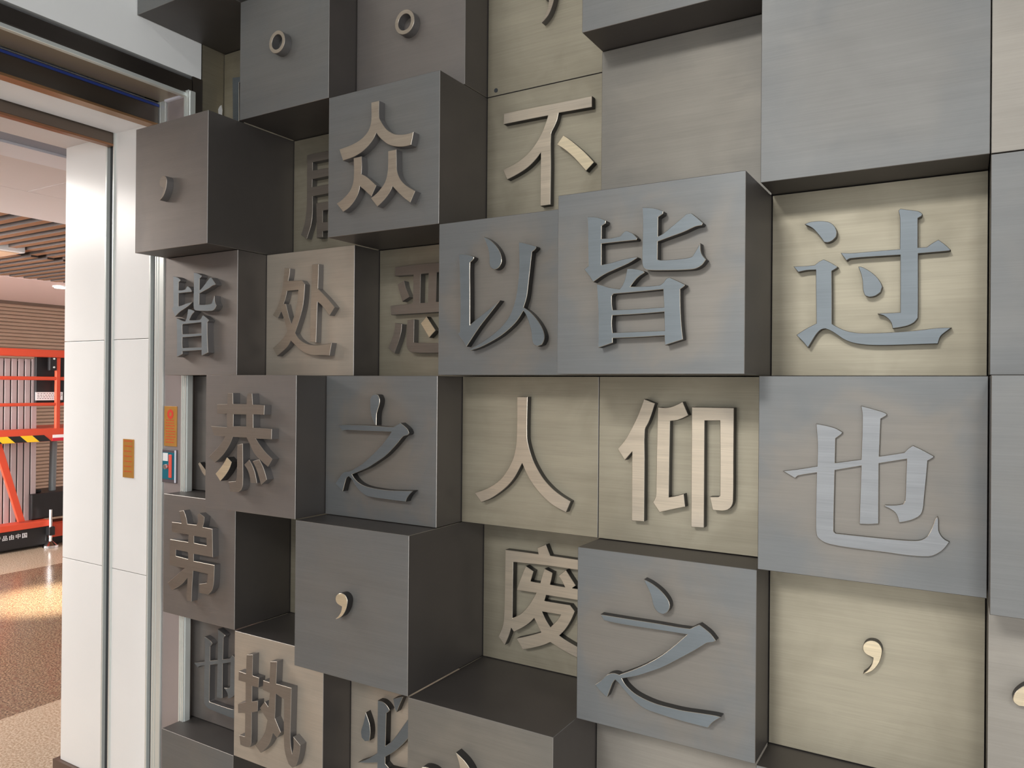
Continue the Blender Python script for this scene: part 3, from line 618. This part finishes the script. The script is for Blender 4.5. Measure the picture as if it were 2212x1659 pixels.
    'ring1': '-15960,23852 -15964,23900 -15975,23947 -15994,23992 -16019,24033 -16050,24070 -16087,24101 -16128,24126 -16173,24145 -16220,24156 -16268,24160 -16316,24156 -16363,24145 -16408,24126 -16449,24101 -16486,24070 -16517,24033 -16542,23992 -16561,23947 -16572,23900 -16576,23852 -16572,23804 -16561,23757 -16542,23712 -16517,23671 -16486,23635 -16449,23603 -16408,23578 -16363,23560 -16316,23548 -16268,23544 -16220,23548 -16173,23560 -16128,23578 -16087,23603 -16050,23635 -16019,23671 -15994,23712 -15975,23757 -15964,23804/-16065,23852 -16067,23884 -16075,23915 -16087,23944 -16104,23972 -16124,23996 -16149,24016 -16176,24033 -16205,24045 -16236,24053 -16268,24055 -16300,24053 -16331,24045 -16360,24033 -16387,24016 -16412,23996 -16432,23972 -16449,23944 -16461,23915 -16469,23884 -16471,23852 -16469,23820 -16461,23789 -16449,23760 -16432,23733 -16412,23709 -16387,23688 -16360,23671 -16331,23659 -16300,23652 -16268,23649 -16236,23652 -16205,23659 -16176,23671 -16149,23688 -16124,23709 -16104,23733 -16087,23760 -16075,23789 -16067,23820',
    'ring2': '-12348,23970 -12352,24021 -12363,24070 -12383,24117 -12409,24160 -12442,24198 -12480,24231 -12523,24257 -12570,24277 -12619,24288 -12670,24292 -12720,24288 -12769,24277 -12816,24257 -12859,24231 -12897,24198 -12930,24160 -12956,24117 -12976,24070 -12988,24021 -12991,23970 -12988,23920 -12976,23871 -12956,23824 -12930,23781 -12897,23743 -12859,23710 -12816,23684 -12769,23664 -12720,23652 -12670,23649 -12619,23652 -12570,23664 -12523,23684 -12480,23710 -12442,23743 -12409,23781 -12383,23824 -12363,23871 -12352,23920/-12457,23970 -12460,24004 -12468,24036 -12480,24067 -12498,24095 -12519,24121 -12545,24142 -12573,24160 -12604,24172 -12636,24180 -12670,24183 -12703,24180 -12735,24172 -12766,24160 -12794,24142 -12820,24121 -12841,24095 -12859,24067 -12872,24036 -12879,24004 -12882,23970 -12879,23937 -12872,23905 -12859,23874 -12841,23846 -12820,23820 -12794,23799 -12766,23781 -12735,23768 -12703,23761 -12670,23758 -12636,23761 -12604,23768 -12573,23781 -12545,23799 -12519,23820 -12498,23846 -12480,23874 -12468,23905 -12460,23937',
}

LVL = [1.68, 1.68 - 0.10379, 1.68 - 0.20826, 1.68 - 0.31179]
COLX = [-2.141, -1.808, -1.456, -1.091, -0.716, -0.340, 0.029, 0.396]
ROWZ = [1.465, 1.100, 0.758, 0.387, 0.0235, -0.343, -0.711, -1.071, -1.435]


def hermite(loop):
    n = len(loop)
    P = [Vector(p) for p in loop]
    corner = []
    for i in range(n):
        a, b = P[i] - P[i - 1], P[(i + 1) % n] - P[i]
        if a.length < 1e-6 or b.length < 1e-6:
            corner.append(True)
            continue
        corner.append(a.angle(b) > math.radians(34))
    out = []
    for i in range(n):
        j = (i + 1) % n
        p, q = P[i], P[j]
        L = (q - p).length
        out.append(tuple(p))
        if L < 0.004 or (corner[i] and corner[j]):
            continue
        def tan(k):
            d = P[(k + 1) % n] - P[k - 1]
            return d.normalized() * L
        t0 = (q - p) if corner[i] else tan(i)
        t1 = (q - p) if corner[j] else tan(j)
        m = 2 if L < 0.012 else 3
        for s in range(1, m):
            u = s / m
            h = (2 * u**3 - 3 * u**2 + 1, u**3 - 2 * u**2 + u, -2 * u**3 + 3 * u**2, u**3 - u**2)
            out.append(tuple(p * h[0] + t0 * h[1] + q * h[2] + t1 * h[3]))
    return out


def glyph_mesh(name, loops, cx, cz, th, mats, b=0.0007):
    cu = D.curves.new(name, 'CURVE')
    cu.dimensions = '2D'
    cu.fill_mode = 'BOTH'
    cu.extrude = th / 2 - b / 2
    cu.bevel_depth = b
    cu.bevel_resolution = 0
    cu.offset = -b
    for lp in loops:
        pts = hermite([(x / 1e4 - cx, z / 1e4 - cz) for x, z in lp])
        sp_ = cu.splines.new('POLY')
        sp_.points.add(len(pts) - 1)
        for p, (x, z) in zip(sp_.points, pts):
            p.co = (x, z, 0, 1)
        sp_.use_cyclic_u = True
    o = D.objects.new(name, cu)
    C.objects.link(o)
    d_ = bpy.context.evaluated_depsgraph_get()
    me = D.meshes.new_from_object(o.evaluated_get(d_))
    D.objects.remove(o)
    # stand it up: curve plane x-y becomes x-z, thickness along -y
    me.transform(Matrix(((1, 0, 0, 0), (0, 0, -1, 0), (0, 1, 0, 0), (0, 0, 0, 1))))
    zs = [v.co.y for v in me.vertices]
    hi = max(zs)
    me.transform(Matrix.Translation((0, -hi, 0)))
    me.materials.clear()
    for m in mats:
        me.materials.append(m)
    me.update()
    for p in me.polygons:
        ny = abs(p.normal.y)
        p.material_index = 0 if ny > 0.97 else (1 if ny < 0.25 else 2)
        p.use_smooth = False
    me.name = name
    return me


def parse(s):
    return [[[tuple(map(int, p.split(','))) for p in lp.split()] for lp in pc.split('/')] for pc in s.split('|')]


KIND = {'D': (L_SHADED, L_LIT_SIDE, L_DEDGE), 'M': (L_MID, L_LIT_SIDE, L_DEDGE), 'Q': (L_BLUE, L_LIT_SIDE, L_DEDGE), 'B': (L_BRONZE, L_SIDE, L_EDGE), 'P': (L_BLUE, L_SIDE, L_EDGE), 'G': (L_GOLD, L_SIDE, L_EDGE), 'S': (L_STEEL, L_SIDE, L_EDGE)}


def block(row, col, lvl, mat, label, glyph=None, kind='B', th=0.020, gname='raised_character', bright=(), x0=None, x1=None, z0=None, z1=None):
    yf = LVL[lvl]
    g = 0.0008
    x0 = COLX[col] + g if x0 is None else x0
    x1 = COLX[col + 1] - g if x1 is None else x1
    z1 = H + ROWZ[row + 1] - g if z1 is None else H + z1
    z0 = H + ROWZ[row + 2] + g if z0 is None else H + z0
    cx, cz = (x0 + x1) / 2, (z0 + z1) / 2
    bm = bmesh.new()
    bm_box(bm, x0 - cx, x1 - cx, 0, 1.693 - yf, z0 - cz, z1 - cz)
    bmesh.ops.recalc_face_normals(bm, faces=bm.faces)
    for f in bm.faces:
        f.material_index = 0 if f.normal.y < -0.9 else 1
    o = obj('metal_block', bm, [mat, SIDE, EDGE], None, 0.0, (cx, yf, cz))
    mo = o.modifiers.new('bevel', 'BEVEL')
    mo.width, mo.segments, mo.limit_method, mo.material = 0.0008, 1, 'ANGLE', 2
    tag(o, label, 'wall block', 'lettered metal blocks on the wall')
    if glyph:
        pcs = parse(GLYPHS[glyph])
        par = o
        if len(pcs) > 1:
            par = D.objects.new(gname, None)
            C.objects.link(par)
            par.parent = o
            par.empty_display_size = 0.05
        for pi, lp in enumerate(pcs):
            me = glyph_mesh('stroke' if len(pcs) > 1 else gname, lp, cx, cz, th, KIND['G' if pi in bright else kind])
            c_ = D.objects.new('stroke' if len(pcs) > 1 else gname, me)
            C.objects.link(c_)
            c_.parent = par
            c_.location = (0, 0.0004, 0)
            if pi in bright:
                c_['label'] = 'brighter gold stroke'
    return o


# row, column, level, sheet, label, character
block(-1, 0, 3, SLATE, 'dark cube jutting out highest at the upper left, black underside above the portal corner')
b00 = block(0, 0, 0, BRONZE, 'recessed bronze panel squeezed between the white wall and the left ring block', 'bit0', 'P')
block(0, 1, 2, SLATE, 'grey cube with a raised ring mark, left of the two ring blocks', 'ring1', 'M', 0.025, 'raised_ring')
block(0, 2, 1, BROWN, 'brown grey block with a raised ring mark, directly above the block with three person signs', 'ring2', 'M', 0.025, 'raised_ring')
b03 = block(0, 3, 0, BRONZE, 'bronze panel with a comma tail at the top edge of the picture, above the 不 panel', 'comma3', 'M', 0.020, 'raised_comma')
block(0, 4, 2, SLATE, 'blank grey block with black underside cut by the top edge, over the blank bronze block')
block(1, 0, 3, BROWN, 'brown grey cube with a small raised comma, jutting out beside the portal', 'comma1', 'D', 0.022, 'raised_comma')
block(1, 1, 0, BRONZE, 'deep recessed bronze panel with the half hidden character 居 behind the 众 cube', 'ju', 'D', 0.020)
block(1, 2, 2, SLATE, 'slate grey cube with the bronze character 众 under the second ring block', 'zhong', 'M', 0.022)
block(1, 3, 0, BRONZE, 'recessed bronze panel with the bronze character 不, right of the 众 cube', 'bu', 'B', 0.018, bright=(1,))
block(1, 4, 1, PALE, 'blank bronze block between the 不 panel and the large blank blue grey block')
block(1, 5, 2, SLATE, 'large blank blue grey block above the 过 panel', z1=0.752)
block(1, 6, 2, SAND, 'blank beige block cut by the right edge, at the upper right corner')
block(2, 0, 2, BROWN, 'brown block with a small dark character 皆 below the jutting comma cube', 'jies', 'Q', 0.022)
block(2, 1, 1, WARM, 'bronze block with the bronze character 处 left of the recessed 恶 panel', 'chu', 'M', 0.020)
block(2, 2, 0, BRONZE, 'deep recessed bronze panel with the half hidden character 恶', 'e', 'D', 0.021, bright=(4,))
block(2, 3, 2, BLUE, 'grey block with the blue grey character 以, left of the big 皆 block', 'yi', 'P', 0.019)
block(2, 4, 3, BLUE, 'big grey block jutting out at the centre with the blue grey character 皆', 'jie', 'P', 0.020)
block(2, 5, 1, BRONZE, 'recessed bright bronze panel with the blue grey character 过', 'guo', 'P', 0.018)
block(2, 6, 2, SLATE, 'blank blue grey block at the right edge beside the 过 panel')
block(3, 0, 1, BROWN, 'dark brown panel mostly hidden left of the 恭 block, with a gold stroke tip', 'bit3', 'B', 0.018)
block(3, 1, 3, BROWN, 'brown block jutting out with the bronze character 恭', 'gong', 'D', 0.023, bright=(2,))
block(3, 2, 2, BLUE, 'grey block with the smaller dark character 之, between the 恭 block and the 人 panel', 'zhis', 'P', 0.020)
block(3, 3, 1, BRONZE, 'bronze panel with the plain two stroke character 人, below the 以 block', 'ren', 'B', 0.018)
block(3, 4, 1, BRONZE, 'bronze panel with the narrow three part character 仰, left of the large 也 block', 'yang', 'B', 0.020)
block(3, 5, 2, BLUE, 'blue grey block with the large steel character 也', 'ye', 'S', 0.006)
block(3, 6, 3, SLATE, 'blank blue grey block jutting out at the right edge beside the large 也 block')
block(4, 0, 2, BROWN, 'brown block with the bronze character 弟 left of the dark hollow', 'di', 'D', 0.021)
block(4, 1, 0, BRONZE, 'sliver of bronze panel at the back of the dark hollow beside the 弟 block')
block(4, 2, 3, SLATE, 'grey cube jutting out with a gold comma, under the smaller 之 block', 'comma2', 'G', 0.020, 'raised_comma')
block(4, 3, 0, BRONZE, 'deep recessed bronze panel with the character 庆 cut off by the larger 之 block', 'qing', 'B', 0.020)
block(4, 4, 2, BLUE, 'grey block with the larger blue grey character 之, left of the wide comma panel', 'zhi', 'P', 0.020)
block(4, 5, 1, BRONZE, 'wide recessed bronze panel with a gold comma at the lower right', 'comma4', 'G', 0.018, 'raised_comma')
block(4, 6, 2, SAND, 'beige block with a gold dot cut by the right edge', 'dot6', 'G', 0.020, 'raised_comma')
block(5, 0, 1, BROWN, 'recessed brown panel with a small dark character 也 at the lower left', 'yes', 'Q', 0.020)
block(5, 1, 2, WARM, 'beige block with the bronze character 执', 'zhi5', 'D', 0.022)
block(5, 2, 1, WARM, 'recessed beige panel with the dark character 必 at the bottom edge', 'bi', 'P', 0.020)
block(5, 3, 3, PALE, 'grey beige cube with black top face and gold stroke tips at the bottom edge', 'ye5', 'B', 0.022)
block(5, 4, 1, SAND, 'blank beige block at the bottom edge, below the larger 之 block')
block(5, 5, 2, SLATE, 'block with only its dark top face in view, under the wide comma panel')
block(6, 0, 2, SLATE, 'grey cube with dark top face at the bottom left corner of the lettered wall')
block(6, 1, 0, BRONZE, 'recessed panel in shadow below the 执 block, right of the bottom corner cube')

# torn tape on the return panel and a screw hole in the comma panel
tp = bmesh.new()
pts = [(1.658, 0.910), (1.664, 0.922), (1.670, 0.928), (1.674, 0.912), (1.672, 0.892), (1.667, 0.878), (1.660, 0.886)]
bm_prism(tp, [(y, H + z) for y, z in pts], XL + 0.0003, XL + 0.0015)
obj('torn_tape', tp, WHITEP, wl)
sh = bmesh.new()
bm_tube(sh, (0, 0, 0), (0, -0.0012, 0), 0.0055, n=14)
so = obj('screw_hole', sh, SLOT, b03)
so.location = (-1.064 - b03.location.x, -0.0002, H + 0.7725 - b03.location.z)
